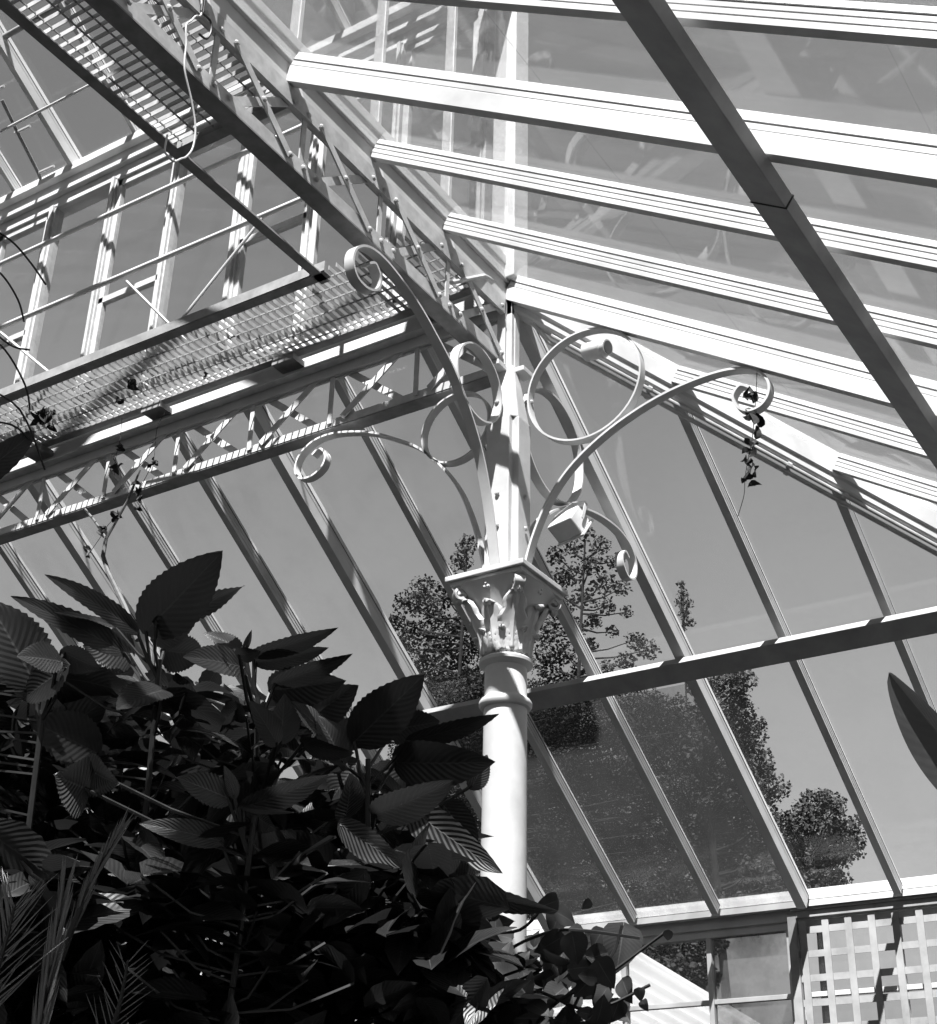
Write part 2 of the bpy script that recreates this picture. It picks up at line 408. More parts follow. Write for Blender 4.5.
# ------------------------------------------------------------------ scroll brackets and rings
def smooth_path(p, n=6):
    out = []
    for i in range(len(p)-1):
        a, b, c, d = (p[max(i-1, 0)], p[i], p[i+1], p[min(i+2, len(p)-1)])
        for k in range(n):
            t = k/n
            out.append(tuple(.5*((2*b[j]) + (c[j]-a[j])*t + (2*a[j]-5*b[j]+4*c[j]-d[j])*t*t + (3*b[j]-a[j]-3*c[j]+d[j])*t**3) for j in (0, 1)))
    out.append(p[-1]); return out
ROOFB = [(.105, 4.66), (.125, 4.75), (.164, 4.87), (.235, 5.02), (.33, 5.148), (.45, 5.252), (.602, 5.343), (.773, 5.414), (.93, 5.456), (1.1, 5.478), (1.244, 5.474),
         (1.36, 5.435), (1.42, 5.36), (1.422, 5.285), (1.38, 5.23), (1.315, 5.22), (1.262, 5.262), (1.247, 5.325), (1.285, 5.37), (1.33, 5.345)]
GIRDB = [(.105, 4.66), (.13, 4.78), (.165, 4.92), (.205, 5.05), (.265, 5.2), (.34, 5.33), (.45, 5.47), (.58, 5.59), (.73, 5.685), (.87, 5.76), (1.03, 5.815), (1.18, 5.843),
         (1.3, 5.828), (1.385, 5.765), (1.408, 5.68), (1.37, 5.612), (1.29, 5.6), (1.215, 5.64), (1.195, 5.71), (1.24, 5.77), (1.29, 5.74)]
def bracket(dirv, path, ring_c, ring_r, label, rlabel):
    dv = V(dirv); wide = V((-dv.y, dv.x, 0))
    root = empty('scroll_bracket', dv*.1 + V((0, 0, 4.66)), label, 'bracket', 'scroll brackets around the column')
    pts = [dv*u + V((0, 0, z)) for u, z in smooth_path(path)]
    mb = MB(); mb.strip(pts, wide, .052, .012); mb.build('scroll_bar', PAINT, root, True)
    mb = MB(); mb.strip([dv*(ring_c[0] + ring_r*math.cos(2*PI*i/56)) + V((0, 0, ring_c[1] + ring_r*math.sin(2*PI*i/56))) for i in range(56)], wide, .052, .01, True)
    mb.build('ring', PAINT, root, True, origin=root.location)
    mb = MB(); mb.dome(dv*(ring_c[0]-ring_r+.008) + V((0, 0, ring_c[1])), dv, .014); mb.build('bolt', IRON, root)
    for z in (4.92, 5.1): mb = MB(); mb.dome(dv*.105 + V((0, 0, z)), dv, .014); mb.build('bolt', IRON, root)
    return root
bracket((1, 0, 0), ROOFB, (.452, 5.652), .322, 'white scroll bracket under the hip with dead leaves dangling from its curl', '')
bracket((0, 1, 0), ROOFB, (.452, 5.652), .322, 'white scroll bracket half hidden behind the column, reaching to the rear slope', '')
bracket((0, -1, 0), GIRDB, (.322, 5.63), .21, 'white scroll bracket rising steeply in front of the column to the foreshortened girder', '')
bracket((-1, 0, 0), GIRDB, (.322, 5.63), .21, 'white scroll bracket curling under the bottom chord of the walkway girder', '')

# ------------------------------------------------------------------ lattice girders
def girder(fn, length, label, nrm):
    root = empty('lattice_girder', fn(0, 0, 5.8), label, 'girder')
    def bx(mb, s0, s1, o0, o1, z0, z1):
        a, b = fn(s0, o0, z0), fn(s1, o1, z1)
        mb.box([min(a[i], b[i]) for i in range(3)], [max(a[i], b[i]) for i in range(3)])
    mb = MB(); bx(mb, .07, length, *((-.09, .004) if fn is fB else (-.004, .09)), 5.893, 5.902); mb.build('bottom_flange', CHORD, root); mb = MB(); bx(mb, .07, length, -.008, .004, 5.902, 5.975 if fn is fB else 5.95); mb.build('bottom_chord', IRON, root)  # flange is the same white paint, darkened to stand for underside shade
    mb = MB(); bx(mb, .06, length, -.01, .006, 6.225, 6.32); bx(mb, .06, length, -.085, -.01, 6.3, 6.31); mb.build('top_chord', IRON, root)
    L = .595; K = int(length/L)
    for k in range(0, K+1):
        s = k*L
        if k > 0:
            q = MB(); q.bar(fn(s, -.014, 5.92), fn(s, -.014, 6.28), .03, .008, nrm); q.build('lattice_upright', IRON, root)
            for z in (5.942, 6.25):
                q = MB(); q.dome(fn(s, .006, z + .0), nrm, .016); q.build('bolt', IRON, root)
        e = L - .09
        a0, a1 = (s + .10, s + e)
        q = MB(); q.bar(fn(a0, .009, 5.935), fn(a1, .009, 6.26), .042, .008, nrm); q.build('lattice_bar', IRON, root)
        q = MB(); q.bar(fn(a0, -.018, 6.26), fn(a1, -.018, 5.935), .042, .008, nrm); q.build('lattice_bar', IRON, root)
        for ss, z in ((a0, 5.942), (a1, 5.942), (a0, 6.25), (a1, 6.25), ((a0+a1)/2, 6.097)):
            q = MB(); q.dome(fn(ss, .013, z), nrm, .015); q.build('bolt', IRON, root)
    return root
fB = lambda s, o, z: V((o, -s, z))
fA = lambda s, o, z: V((-s, o, z))
girder(fB, 6.4, 'bolted white lattice girder foreshortened toward the camera, dark underside', (1, 0, 0))
girder(fA, 7.6, 'white lattice girder below the walkway behind, striped with sunlight through the grating', (0, 1, 0))

# wall plates carrying the rafters, with sill of the lantern above
for fn, lab in ((fB, 'broad white plate board above the foreshortened lattice girder'), (fA, 'shaded plate board above the walkway girder, sun strip along its top')):
    mb = MB()
    def bx(s0, s1, o0, o1, z0, z1, mb=mb, fn=fn):
        a, b = fn(s0, o0, z0), fn(s1, o1, z1); mb.box([min(a[i], b[i]) for i in range(3)], [max(a[i], b[i]) for i in range(3)])
    bx(-.03, 7, -.03, .0, 6.235, 6.44); bx(-.03, 7, -.03, .018, 6.44, 6.475)
    tag(mb.build('plate_board', PAINTW, bevel=.004), lab, 'board')

# ------------------------------------------------------------------ walkways
ZW = 6.42; IA = -.61; IB = -.80
def walkway(kind):
    if kind == 'A':
        root = empty('grated_walkway', (-3, -.35, ZW), 'grated metal walkway seen from below, running across the lantern above the lattice girder', 'walkway')
        f = lambda s, o, z: V((-s, -o, z)); w0, w1, s0, s1 = .10, -IA, .10, 7.2
    else:
        root = empty('grated_walkway', (-.45, -3, ZW), 'grated metal walkway seen from below, coming toward the camera between two dark beams', 'walkway')
        f = lambda s, o, z: V((-o, -s, z)); w0, w1, s0, s1 = .10, -IB, 1.81, 7.2
    def bx(mb, s0_, s1_, o0, o1, z0, z1):
        a, b = f(s0_, o0, z0), f(s1_, o1, z1); mb.box([min(a[i], b[i]) for i in range(3)], [max(a[i], b[i]) for i in range(3)])
    mb = MB(); st = -IB - .03 if kind == 'A' else -IA - .03
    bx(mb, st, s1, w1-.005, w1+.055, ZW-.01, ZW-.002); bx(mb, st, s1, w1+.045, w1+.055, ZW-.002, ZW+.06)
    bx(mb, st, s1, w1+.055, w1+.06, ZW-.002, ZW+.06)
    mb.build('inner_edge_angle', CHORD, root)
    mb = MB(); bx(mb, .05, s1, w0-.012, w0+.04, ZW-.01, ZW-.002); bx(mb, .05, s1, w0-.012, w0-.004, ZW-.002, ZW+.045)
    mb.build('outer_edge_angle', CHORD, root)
    if kind == 'B':
        mb = MB(); bx(mb, 1.745, 1.805, w0, w1, ZW-.01, ZW+.04); mb.build('end_angle', CHORD, root)
    mb = MB(); s = s0 + (.0 if kind == 'A' else .02)
    while s < s1:
        bx(mb, s, s+.003, w0+.0, w1+.045, ZW+.002, ZW+.03); s += .05 if kind == 'A' else .048
    mb.build('grating_bars', GRATE, root)
    o = w0 + .06; mb = MB()
    while o < w1:
        bx(mb, s0, s1, o, o+.005, ZW+.010, ZW+.018); o += .085 if kind == 'A' else .1
    mb.build('cross_rods', CHORD, root)
    s = .35
    while s < s1 and kind == 'A':                  # bracket plates carrying the walkway off the plate board
        q = MB(); bx(q, s, s+.16, .03, .14, ZW-.05, ZW-.012); q.build('support_plate', CHORD, root); s += 1.05
    return root
walkway('A'); walkway('B')
# handrail of walkway A
hr = empty('handrail', (-3, -.6, ZW), 'two-rail white tubular handrail along the walkway edge in front of the lantern windows', 'handrail')
for z, x1, lab in ((7.61, -.45, ''), (7.04, -.95, '')):
    mb = MB(); mb.tube([(-7.5, -.63, z), (x1, -.63, z)], .017, 10); mb.build('rail', PAINT, hr, True)
for x in (-.9, -5.2):
    mb = MB(); mb.tube([(x, -.63, ZW), (x, -.63, 7.62)], .016, 10); mb.build('post', PAINT, hr, True)
for a, b in (((-3.54, 7.04), (-2.9, 6.47)), ((-1.30, 7.02), (-1.85, 6.5)), ((-2.37, 6.98), (-1.98, 6.5))):
    mb = MB(); mb.tube([(a[0], -.63, a[1]), (b[0], -.63 + (.25 if a[0] == -2.37 else 0), b[1])], .009, 8); mb.build('brace', PAINT, hr, True)

# ------------------------------------------------------------------ lantern (clerestory) windows on both sides
ZS, ZH = 6.52, 8.68
def lantern_side(fn, nrm, off, name):
    # sill and head
    mb = MB()
    def bx(mb, s0, s1, o0, o1, z0, z1):
        a, b = fn(s0, o0, z0), fn(s1, o1, z1); mb.box([min(a[i], b[i]) for i in range(3)], [max(a[i], b[i]) for i in range(3)])
    bx(mb, -.04, 8.5, -.06, .012, 6.48, 6.54); bx(mb, -.04, 8.5, -.03, .02, 6.54, 6.6)
    tag(mb.build('window_sill', PAINTW, bevel=.004), f'white timber sill under the lantern windows {name}', 'sill')
    mb = MB(); bx(mb, -.04, 8.5, -.03, .09, 8.66, 8.76); bx(mb, -.06, 8.5, -.07, .11, 8.76, 8.80); bx(mb, -.04, 8.5, -.045, .1, 8.80, 8.9); bx(mb, -.08, 8.5, -.10, .12, 8.9, 8.97)
    tag(mb.build('head_beam', PAINTW, bevel=.005), f'moulded white head beam over the lantern windows {name}', 'beam')
    for k in range(13):
        s = off + k*S; w = win_root()
        mb = MB(); wide = (.026 if k % 3 else .038) if fn is fA else .013
        bx(mb, s-wide, s+wide, -.03, .05 if fn is fA else .012, 6.58, 8.68); bx(mb, s-wide*.5, s+wide*.5, -.05, -.03, 6.58, 8.68); mb.build('mullion', IRON, w, bevel=.002)
        a, b = s + wide, s + S - wide
        if fn is fA and k % 2 == 0:
            mb = MB(); t = .045
            bx(mb, a, a+t, -.012, .03, 6.6, 8.66); bx(mb, b-t, b, -.012, .03, 6.6, 8.66); bx(mb, a, b, -.012, .03, 6.6, 6.66); bx(mb, a, b, -.012, .03, 8.6, 8.66)
            if fn is fA: bx(mb, a, b, -.012, .03, 7.55, 7.60)
            mb.build('casement', IRON, w, bevel=.003)
        mb = MB(); bx(mb, a-.005, b+.005, .004, .008, 6.59, 8.67); mb.build('glass_pane', GLASSC, w)
lantern_side(fA, (0, 1, 0), .20, 'over the walkway')
lantern_side(fB, (1, 0, 0), .0, 'seen through the side slope')
mb = MB(); mb.box((-.08, -.08, 6.45), (.07, .07, 8.97)); tag(mb.build('corner_post', PAINTW, bevel=.005), 'white corner post of the lantern rising above the column', 'post')

# ------------------------------------------------------------------ upper roof of the lantern
TU = math.tan(math.radians(32)); cu_, su_ = math.cos(math.radians(32)), math.sin(math.radians(32)); Z2 = 9.0
def UA(x, u): return V((x, -u, Z2 + TU*u))
def UB(y, u): return V((-u, y, Z2 + TU*u))
nUA = V((0, su_, cu_)); nUB = V((su_, 0, cu_)); UM = 4.4
for k in range(1, 13):
    x = -k*S; ue = min(UM, -x - .05)
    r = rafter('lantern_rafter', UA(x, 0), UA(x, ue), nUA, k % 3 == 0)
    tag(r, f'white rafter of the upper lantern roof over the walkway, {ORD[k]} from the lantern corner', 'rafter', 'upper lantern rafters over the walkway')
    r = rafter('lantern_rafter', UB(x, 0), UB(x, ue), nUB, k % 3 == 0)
    tag(r, f'white upper lantern rafter seen through the side slope glass, {ORD[k]} from the corner', 'rafter', 'upper lantern rafters over the side')
mb = MB(); mb.bar((0, 0, Z2-.08), (-UM, -UM, Z2 + TU*UM - .08), .07, .16)
tag(mb.build('lantern_hip_rafter', PAINTW), 'white hip rafter of the upper lantern roof above the corner post', 'rafter')
for side in 'AB':
    for k in range(0, 13):
        w = win_root(); a, b = k*S + .012, (k+1)*S - .012
        if a < UM:
            poly = [(-a, 0), (-a, min(UM, a)), (-b, min(UM, b)), (-b, 0)]
        else: poly = [(-a, 0), (-a, UM), (-b, UM), (-b, 0)]
        F, nn = (UA, nUA) if side == 'A' else (UB, nUB)
        P3 = [F(s, u) for s, u in poly]
        mb = MB(); slab(mb, P3 if side == 'A' else P3[::-1], nn); mb.build('glass_pane', GLASS, w)
# ventilation gear under the upper roof: shafts and a stay frame with clips
for (pa, pb, r, lab) in (((0, 37), (60, 8), .022, 'thicker shaft'), ((0, 126), (150, 60), .010, 'thin rod')):
    A_, B_ = at(*pa, 1, -.9), at(*pb, 1, -.9)
    mb = MB(); mb.tube([(-9, -.9, (A_.z + B_.z)/2), (-.95, -.9, (A_.z + B_.z)/2)], r, 10)
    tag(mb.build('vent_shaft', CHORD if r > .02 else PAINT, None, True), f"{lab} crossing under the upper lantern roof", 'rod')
vg = empty('vent_rack', (-4.3, -.3, 9.1), 'dark rack with pale clips under the upper lantern glass', 'vent rack')
pz = lambda px, py: (lambda d: CAM + d*((8.9 - V((0, TU, 1)).dot(CAM))/V((0, TU, 1)).dot(d)))(ray(px, py))
Q = [pz(2, 100), pz(18, 133), pz(38, 172), pz(50, 200)]
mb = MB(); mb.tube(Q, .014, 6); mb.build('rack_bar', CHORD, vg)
for (a, b) in (((15, 133), (30, 126)), ((38, 173), (54, 166)), ((-8, 92), (4, 86))):
    mb = MB(); mb.tube([pz(*a), pz(*b)], .012, 6); mb.build('clip', PAINT, vg)

# ------------------------------------------------------------------ rear wall under the eave
YW = 4.05
mb = MB()
mb.box((-7.7, 3.90, 3.865), (4.05, 3.955, 3.905)); mb.box((-7.7, 3.915, 3.91), (4.05, 3.98, 3.955)); mb.box((-7.7, 3.95, 3.87), (4.05, 4.12, 3.99))
mb.box((-7.7, 3.93, 3.957), (4.05, 4.0, 3.985))
mb.cur = 1; mb.box((-7.7, 3.91, 3.903), (4.05, 3.96, 3.912)); mb.cur = 0
mb.box((-7.7, 3.99, 3.80), (4.05, 4.12, 3.87)); mb.box((-7.7, 4.02, 3.75), (4.05, 4.1, 3.80))
mb.build('trim_1', [PAINTW, DARK])['kind'] = 'structure'
mb = MB(); mb.box((-7.7, 4.0, 0), (4.05, 4.15, .9)); mb.build('wall_rear', BRICK)['kind'] = 'structure'
xs = [-.78 - .66*j for j in range(-7, 10)]
for j, x in enumerate(xs):
    w = win_root(); x1 = x + .66
    mb = MB(); mb.box((x-.018, 4.03, .9), (x+.018, 4.09, 3.76)); mb.build('mullion', PAINTW, w, bevel=.003)
    for z in (1.1, 1.85, 2.6, 3.325):
        mb = MB(); mb.box((x+.018, 4.04, z-.016), (x1-.018, 4.08, z+.016)); mb.build('glazing_bar', PAINTW, w, bevel=.003)
    mb = MB(); mb.box((x+.01, 4.058, .9), (x1-.01, 4.062, 3.76)); mb.build('glass_pane', GLASSM if -1 < x < -.2 else GLASS, w)
mb = MB(); mb.box((-.2, 4.0, .9), (-.125, 4.1, 3.78)); mb.build('trim_2', PAINTW)['kind'] = 'structure'
# trellis panel
tr = empty('trellis_panel', (.8, 3.93, 0), 'white square-lattice trellis panel in a white frame below the eave', 'trellis')
mb = MB(); mb.box((-.16, 3.93, .9), (-.10, 3.975, 3.845)); mb.box((-.10, 3.93, 3.80), (3.4, 3.975, 3.845)); mb.box((-.13, 3.915, 3.845), (3.4, 3.975, 3.862)); mb.build('frame', TRELLIS, tr, bevel=.003)
for k in range(22):
    x = -.062 + k*.1565
    mb = MB(); mb.box((x-.023, 3.945, .9), (x+.023, 3.953, 3.785)); mb.build('upright_slat', TRELLIS, tr)
for k in range(18):
    z = 3.722 - k*.1545
    mb = MB(); mb.box((-.10, 3.954, z-.022), (3.4, 3.962, z+.022)); mb.build('cross_slat', TRELLIS, tr)

# side wall and eave near the camera's side
mb = MB(); mb.box((4.0, -9, 0), (4.15, 4.15, .8)); mb.build('wall_side', BRICK)['kind'] = 'structure'
mb = MB(); mb.box((3.93, -9, 3.86), (4.12, 4.1, 3.99)); mb.build('trim_3', PAINTW)['kind'] = 'structure'
for j in range(13):
    y = 4.0 - j; w = win_root()
    mb = MB(); mb.box((4.03, y-.02, .8), (4.09, y+.02, 3.86)); mb.build('mullion', PAINTW, w)
    mb = MB(); mb.box((4.058, y-.98, .8), (4.062, y-.02, 3.86)); mb.build('glass_pane', GLASS, w)
# floor and ground
mb = MB(); mb.box((-12, -12, -.1), (4.15, 4.15, .0)); mb.build('floor', FLOOR)['kind'] = 'structure'
mb = MB(); mb.box((-150, -150, -.3), (150, 150, -.02)); mb.build('ground', EARTH)['kind'] = 'structure'

# corrugated canopy outside the rear windows
mb = MB(); vs = []; n = 0; X0, X1 = -7.0, -1.434
NX = 240
for i in range(NX+1):
    x = X1 + (X0 - X1)*i/NX; h = .03*math.sin(2*PI*(x - X1)/.17)
    for y in (4.16, 9.5): vs += [(x, y, 3.775 - .085*(y-4.16) + h)]
mb.add(vs, [(2*i, 2*i+1, 2*i+3, 2*i+2) for i in range(NX)])
can = mb.build('corrugated_canopy', SHEET, None, True)
tag(can, 'bright white corrugated canopy roof outside, seen through the windows below the eave', 'canopy')
can.modifiers.new('t', 'SOLIDIFY').thickness = .003
for (x, y) in ((-1.5, 9.4), (-6.9, 9.4)):
    mb = MB(); mb.box((x-.04, y-.04, 0), (x+.04, y+.04, 3.30)); mb.build('post', PAINTW, can)
mb = MB(); mb.bar((-7, 9.35, 3.27), (-1.43, 9.35, 3.27), .05, .1); mb.build('bearer', PAINTW, can)

# ------------------------------------------------------------------ lamps and cable
def frame_box(c, ax, ay, az_, sx, sy, sz, mb):
    vs = [c + ax*(i*sx/2) + ay*(j*sy/2) + az_*(k*sz/2) for k in (-1, 1) for j in (-1, 1) for i in (-1, 1)]
    mb.add(vs, [(0,2,3,1),(4,5,7,6),(0,1,5,4),(1,3,7,5),(3,2,6,7),(2,0,4,6)])
#FL
ld = V((.2, .75, -.5)).normalized(); lr = ld.cross(V((0, 0, 1))).normalized(); lu = lr.cross(ld)
lc = V((.12, .42, 5.13))
fl = empty('flood_lamp', lc, 'small white box-shaped flood lamp strapped behind the column above the capital', 'lamp')
mb = MB(); frame_box(lc, lr, ld, lu, .17, .11, .12, mb); mb.build('housing', LAMPM, fl, bevel=.008)
mb = MB(); frame_box(lc + ld*.06, lr, ld, lu, .19, .012, .14, mb); mb.build('front_rim', LAMPM, fl, bevel=.003)
mb = MB(); mb.strip([lc - lr*.1, lc - lr*.1 + lu*.1 - ld*.03, lc + lu*.14 - ld*.04, lc + lr*.1 + lu*.1 - ld*.03, lc + lr*.1], ld, .02, .004); mb.build('strap', PAINT, fl)
cyl = V((.45, .22, 6.01)); cdv = V((.62, -.1, -.12)).normalized()
dl = empty('spot_lamp', cyl, 'white cylindrical spot lamp on the hip, seen through the large ring', 'lamp')
mb = MB(); mb.tube([cyl - cdv*.13, cyl - cdv*.115, cyl + cdv*.0, cyl + cdv*.005, cyl + cdv*.03], .05, 20, rs=[.03, .05, .052, .045, .044]); mb.build('housing', LAMPM, dl, True)
mb = MB(); mb.tube([cyl + cdv*.025, cyl + cdv*.034], .036, 20); mb.build('lens', LENS, dl, True)
mb = MB(); mb.tube([cyl - cdv*.1, cyl - cdv*.1 + V((-.05, .07, .12))], .012, 8); mb.build('stem', LAMPM, dl)
cb = [(-2.595, 6.25), (-2.572, 6.129), (-2.60, 6.09), (-2.623, 6.04), (-2.642, 5.999), (-2.627, 5.91), (-2.617, 5.791), (-2.559, 5.678), (-2.517, 5.57), (-2.514, 5.468), (-2.54, 5.40),
      (-2.566, 5.369), (-2.6, 5.33), (-2.635, 5.333), (-2.652, 5.345), (-2.651, 5.422)]
cbl = empty('hanging_cable', (.08, -2.57, 6.13), 'loop of cable dangling from a knot beside the foreshortened girder', 'cable')
mb = MB(); mb.tube([(.08, y, z) for y, z in smooth_path(cb, 4)], .004, 6); mb.build('loose_wire', CABLE_W, cbl, True)
mb = MB(); mb.tube([(.08, -2.605, 6.9), (.08, -2.59, 6.5), (.08, -2.575, 6.14)], .006, 6); mb.tube([(.08, -2.585, 6.9), (.08, -2.575, 6.5), (.08, -2.565, 6.14)], .005, 6)
mb.tube([(.08, y, z) for y, z in smooth_path([(-2.572, 6.135), (-2.521, 6.137), (-2.507, 6.091), (-2.526, 6.03), (-2.57, 6.02)], 4)], .005, 6); mb.build('knot', CABLE_B, cbl, True)

# ------------------------------------------------------------------ plants
RND = random.Random(11)
def leaf_geo(mb, base, tip, nrm, W, droop=.12, fold=.25, serr=.0, shape='ovate', n=14, m=6, wave=.0):
    base, tip = V(base), V(tip); ax = tip - base; L = ax.length; ax.normalize()
    nrm = V(nrm); nrm = (nrm - ax*nrm.dot(ax)).normalized(); sd = ax.cross(nrm)
    vs = []; uv = []
    ph = RND.random()*6
    for i in range(n+1):
        t = i/n
        if shape == 'ovate': w = (t**.6)*((1-t)**.92)/.36 if 0 < t < 1 else 0
        elif shape == 'heart': w = (math.sin(PI*min(1, t*1.02)**.55))**.8 if t < .98 else 0
        else: w = math.sin(PI*(.06 + .94*t)**.7)**.6 if t < 1 else 0
        w = max(w, .004)*W/2
        c = base + ax*L*t - nrm*droop*L*(t*t) * 1.0 + nrm*droop*L*t*.6
        for j in range(m+1):
            s = (j/m - .5)*2
            e = 1 + (serr*(1 if i % 2 else -1) if abs(s) > .99 else 0)
            back = -.10*L*abs(s)**2*(1-t)**3 if shape == 'heart' else 0
            p = c + sd*s*w*e + nrm*(abs(s)*w*fold + wave*W*math.sin(t*9 + ph + (3 if s > 0 else 0))*abs(s)**2) + ax*back
            vs.append(p); uv.append((s, t))
    fs = [(i*(m+1)+j, i*(m+1)+j+1, (i+1)*(m+1)+j+1, (i+1)*(m+1)+j) for i in range(n) for j in range(m)]
    mb.add(vs, fs, uv)
def view_nrm(p, ax, roll):
    """normal of a leaf blade that shows its face when roll = 0 and its edge when roll = 90"""
    v = (CAM - p).normalized(); v = (v - ax*v.dot(ax)).normalized(); s = ax.cross(v); r = math.radians(roll)
    return v*math.cos(r) + s*math.sin(r)
SHRUBS = []
def shrub(px, top_y, dist, label, foot_dx=0):
    top = at_dist(px, top_y, dist); back = V((top.x - CAM.x, top.y - CAM.y, 0)).normalized()*.45; foot = V((top.x + foot_dx, top.y, 0)) + back
    root = empty('broadleaf_shrub', foot, label, 'shrub', 'large-leaved shrubs massed in front of the column')
    pts = []; N = 9
    for i in range(N+1):
        t = i/N; pts.append(foot + (top - foot)*t + V((math.sin(t*5 + px)*.03, math.cos(t*4 + px)*.03, 0)))
    mb = MB(); mb.tube(pts, .012, 7, rs=[.012 - .006*i/N for i in range(N+1)]); mb.build('stem', STEM, root, True)
    s = dict(root=root, pts=pts, fill=MB(), pet=MB()); SHRUBS.append(s); return s
def near_on(s, p):
    best = None
    for a, b in zip(s['pts'], s['pts'][1:]):
        d = b - a; t = max(0, min(1, (p - a).dot(d)/d.length_squared)); q = a + d*t; l = (q - p).length
        if best is None or l < best[0]: best = (l, q)
    return best
s5 = s6 = None
def hero(s, b, t, w, r0, r1, roll=20, serr=.05, shape='ovate', fold=.22, droop=.12, m_=None, lab=None, face=1, petiole=True, wave=.02):
    B_, T_ = at_dist(*b, r0), at_dist(*t, r1); ax = (T_ - B_).normalized()
    mb = MB(); leaf_geo(mb, B_, T_, view_nrm(B_, ax, roll)*face, w/FPX*(r0+r1)/2, droop, fold, serr, shape, 30, 8, wave)
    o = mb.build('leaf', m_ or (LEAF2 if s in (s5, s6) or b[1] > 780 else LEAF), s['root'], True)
    if lab: o['label'] = lab
    if petiole:
        q = near_on(s, B_ + V((0, 0, -.10)))[1]; s['pet'].tube([q, (q + B_)/2 + V((0, 0, -.01)), B_ + ax*.01], .004, 5)
    return o
s1 = shrub(148, 660, 3.25, 'tallest large-leaved shrub, its broad toothed top leaf standing against the sky')
s2 = shrub(262, 700, 3.3, 'large-leaved shrub with leaves fanned out flat below the walkway')
s3 = shrub(362, 760, 3.2, 'large-leaved shrub whose leaves reach across the column shaft')
s4 = shrub(35, 690, 3.1, 'dark large-leaved shrub at the picture edge with a striped glossy leaf')
s5 = shrub(235, 800, 2.9, 'lower large-leaved shrub in front with pale-veined leaves')
s6 = shrub(420, 860, 3.3, 'large-leaved shrub at the foot of the mass beside the ivy')
s7 = shrub(120, 860, 3.4, 'shaded shrub buried behind the palm fronds')
s8 = shrub(300, 930, 3.5, 'shaded shrub deep inside the lower mass')
H = hero
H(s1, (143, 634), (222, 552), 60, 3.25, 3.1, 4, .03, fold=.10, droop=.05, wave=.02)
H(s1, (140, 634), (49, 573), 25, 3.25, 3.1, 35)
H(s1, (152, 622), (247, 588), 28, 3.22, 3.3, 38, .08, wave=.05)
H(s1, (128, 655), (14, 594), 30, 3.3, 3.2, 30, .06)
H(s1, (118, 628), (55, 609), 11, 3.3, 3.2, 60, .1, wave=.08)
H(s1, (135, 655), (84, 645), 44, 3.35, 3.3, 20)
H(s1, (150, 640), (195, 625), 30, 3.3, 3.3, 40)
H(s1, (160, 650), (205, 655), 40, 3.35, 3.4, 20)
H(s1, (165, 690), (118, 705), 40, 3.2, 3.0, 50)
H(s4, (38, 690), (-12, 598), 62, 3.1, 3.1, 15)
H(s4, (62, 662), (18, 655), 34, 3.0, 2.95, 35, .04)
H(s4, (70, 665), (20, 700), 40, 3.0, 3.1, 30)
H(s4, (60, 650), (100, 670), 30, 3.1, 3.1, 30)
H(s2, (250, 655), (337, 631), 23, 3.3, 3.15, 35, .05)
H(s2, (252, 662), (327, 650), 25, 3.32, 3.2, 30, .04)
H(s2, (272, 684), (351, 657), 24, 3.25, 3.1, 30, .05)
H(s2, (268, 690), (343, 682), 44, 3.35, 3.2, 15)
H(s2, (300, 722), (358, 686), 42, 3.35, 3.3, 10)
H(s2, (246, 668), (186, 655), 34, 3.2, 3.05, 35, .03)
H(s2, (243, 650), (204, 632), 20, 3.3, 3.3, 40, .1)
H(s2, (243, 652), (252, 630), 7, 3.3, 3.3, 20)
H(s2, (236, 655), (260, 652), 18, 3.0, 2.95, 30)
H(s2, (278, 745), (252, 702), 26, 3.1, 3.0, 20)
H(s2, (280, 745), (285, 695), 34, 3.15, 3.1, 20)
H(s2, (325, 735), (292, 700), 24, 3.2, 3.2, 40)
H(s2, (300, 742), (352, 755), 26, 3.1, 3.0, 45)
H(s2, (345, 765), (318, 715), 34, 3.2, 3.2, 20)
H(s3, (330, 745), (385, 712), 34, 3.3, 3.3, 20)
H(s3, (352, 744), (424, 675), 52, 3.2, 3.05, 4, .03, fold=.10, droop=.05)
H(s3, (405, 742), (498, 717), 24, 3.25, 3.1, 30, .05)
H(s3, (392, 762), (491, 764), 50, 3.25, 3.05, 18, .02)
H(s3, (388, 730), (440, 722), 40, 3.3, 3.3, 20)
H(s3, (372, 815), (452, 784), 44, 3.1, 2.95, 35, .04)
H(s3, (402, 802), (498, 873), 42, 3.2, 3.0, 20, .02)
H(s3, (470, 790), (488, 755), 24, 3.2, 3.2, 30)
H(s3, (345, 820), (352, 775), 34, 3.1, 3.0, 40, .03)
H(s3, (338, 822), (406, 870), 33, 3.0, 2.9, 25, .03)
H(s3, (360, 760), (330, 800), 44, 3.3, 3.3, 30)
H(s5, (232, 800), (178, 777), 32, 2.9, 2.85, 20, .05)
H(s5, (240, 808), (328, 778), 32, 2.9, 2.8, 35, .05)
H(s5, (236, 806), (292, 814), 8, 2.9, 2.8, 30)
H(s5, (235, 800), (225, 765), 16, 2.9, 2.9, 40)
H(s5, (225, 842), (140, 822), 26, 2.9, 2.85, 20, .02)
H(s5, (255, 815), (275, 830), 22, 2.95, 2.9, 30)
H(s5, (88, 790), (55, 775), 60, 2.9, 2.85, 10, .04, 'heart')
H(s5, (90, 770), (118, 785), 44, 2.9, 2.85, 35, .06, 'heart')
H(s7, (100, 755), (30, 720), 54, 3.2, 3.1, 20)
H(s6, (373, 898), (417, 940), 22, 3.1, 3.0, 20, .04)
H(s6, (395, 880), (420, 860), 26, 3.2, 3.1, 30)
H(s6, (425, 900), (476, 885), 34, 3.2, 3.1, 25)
H(s6, (440, 800), (478, 850), 40, 3.4, 3.4, 20)
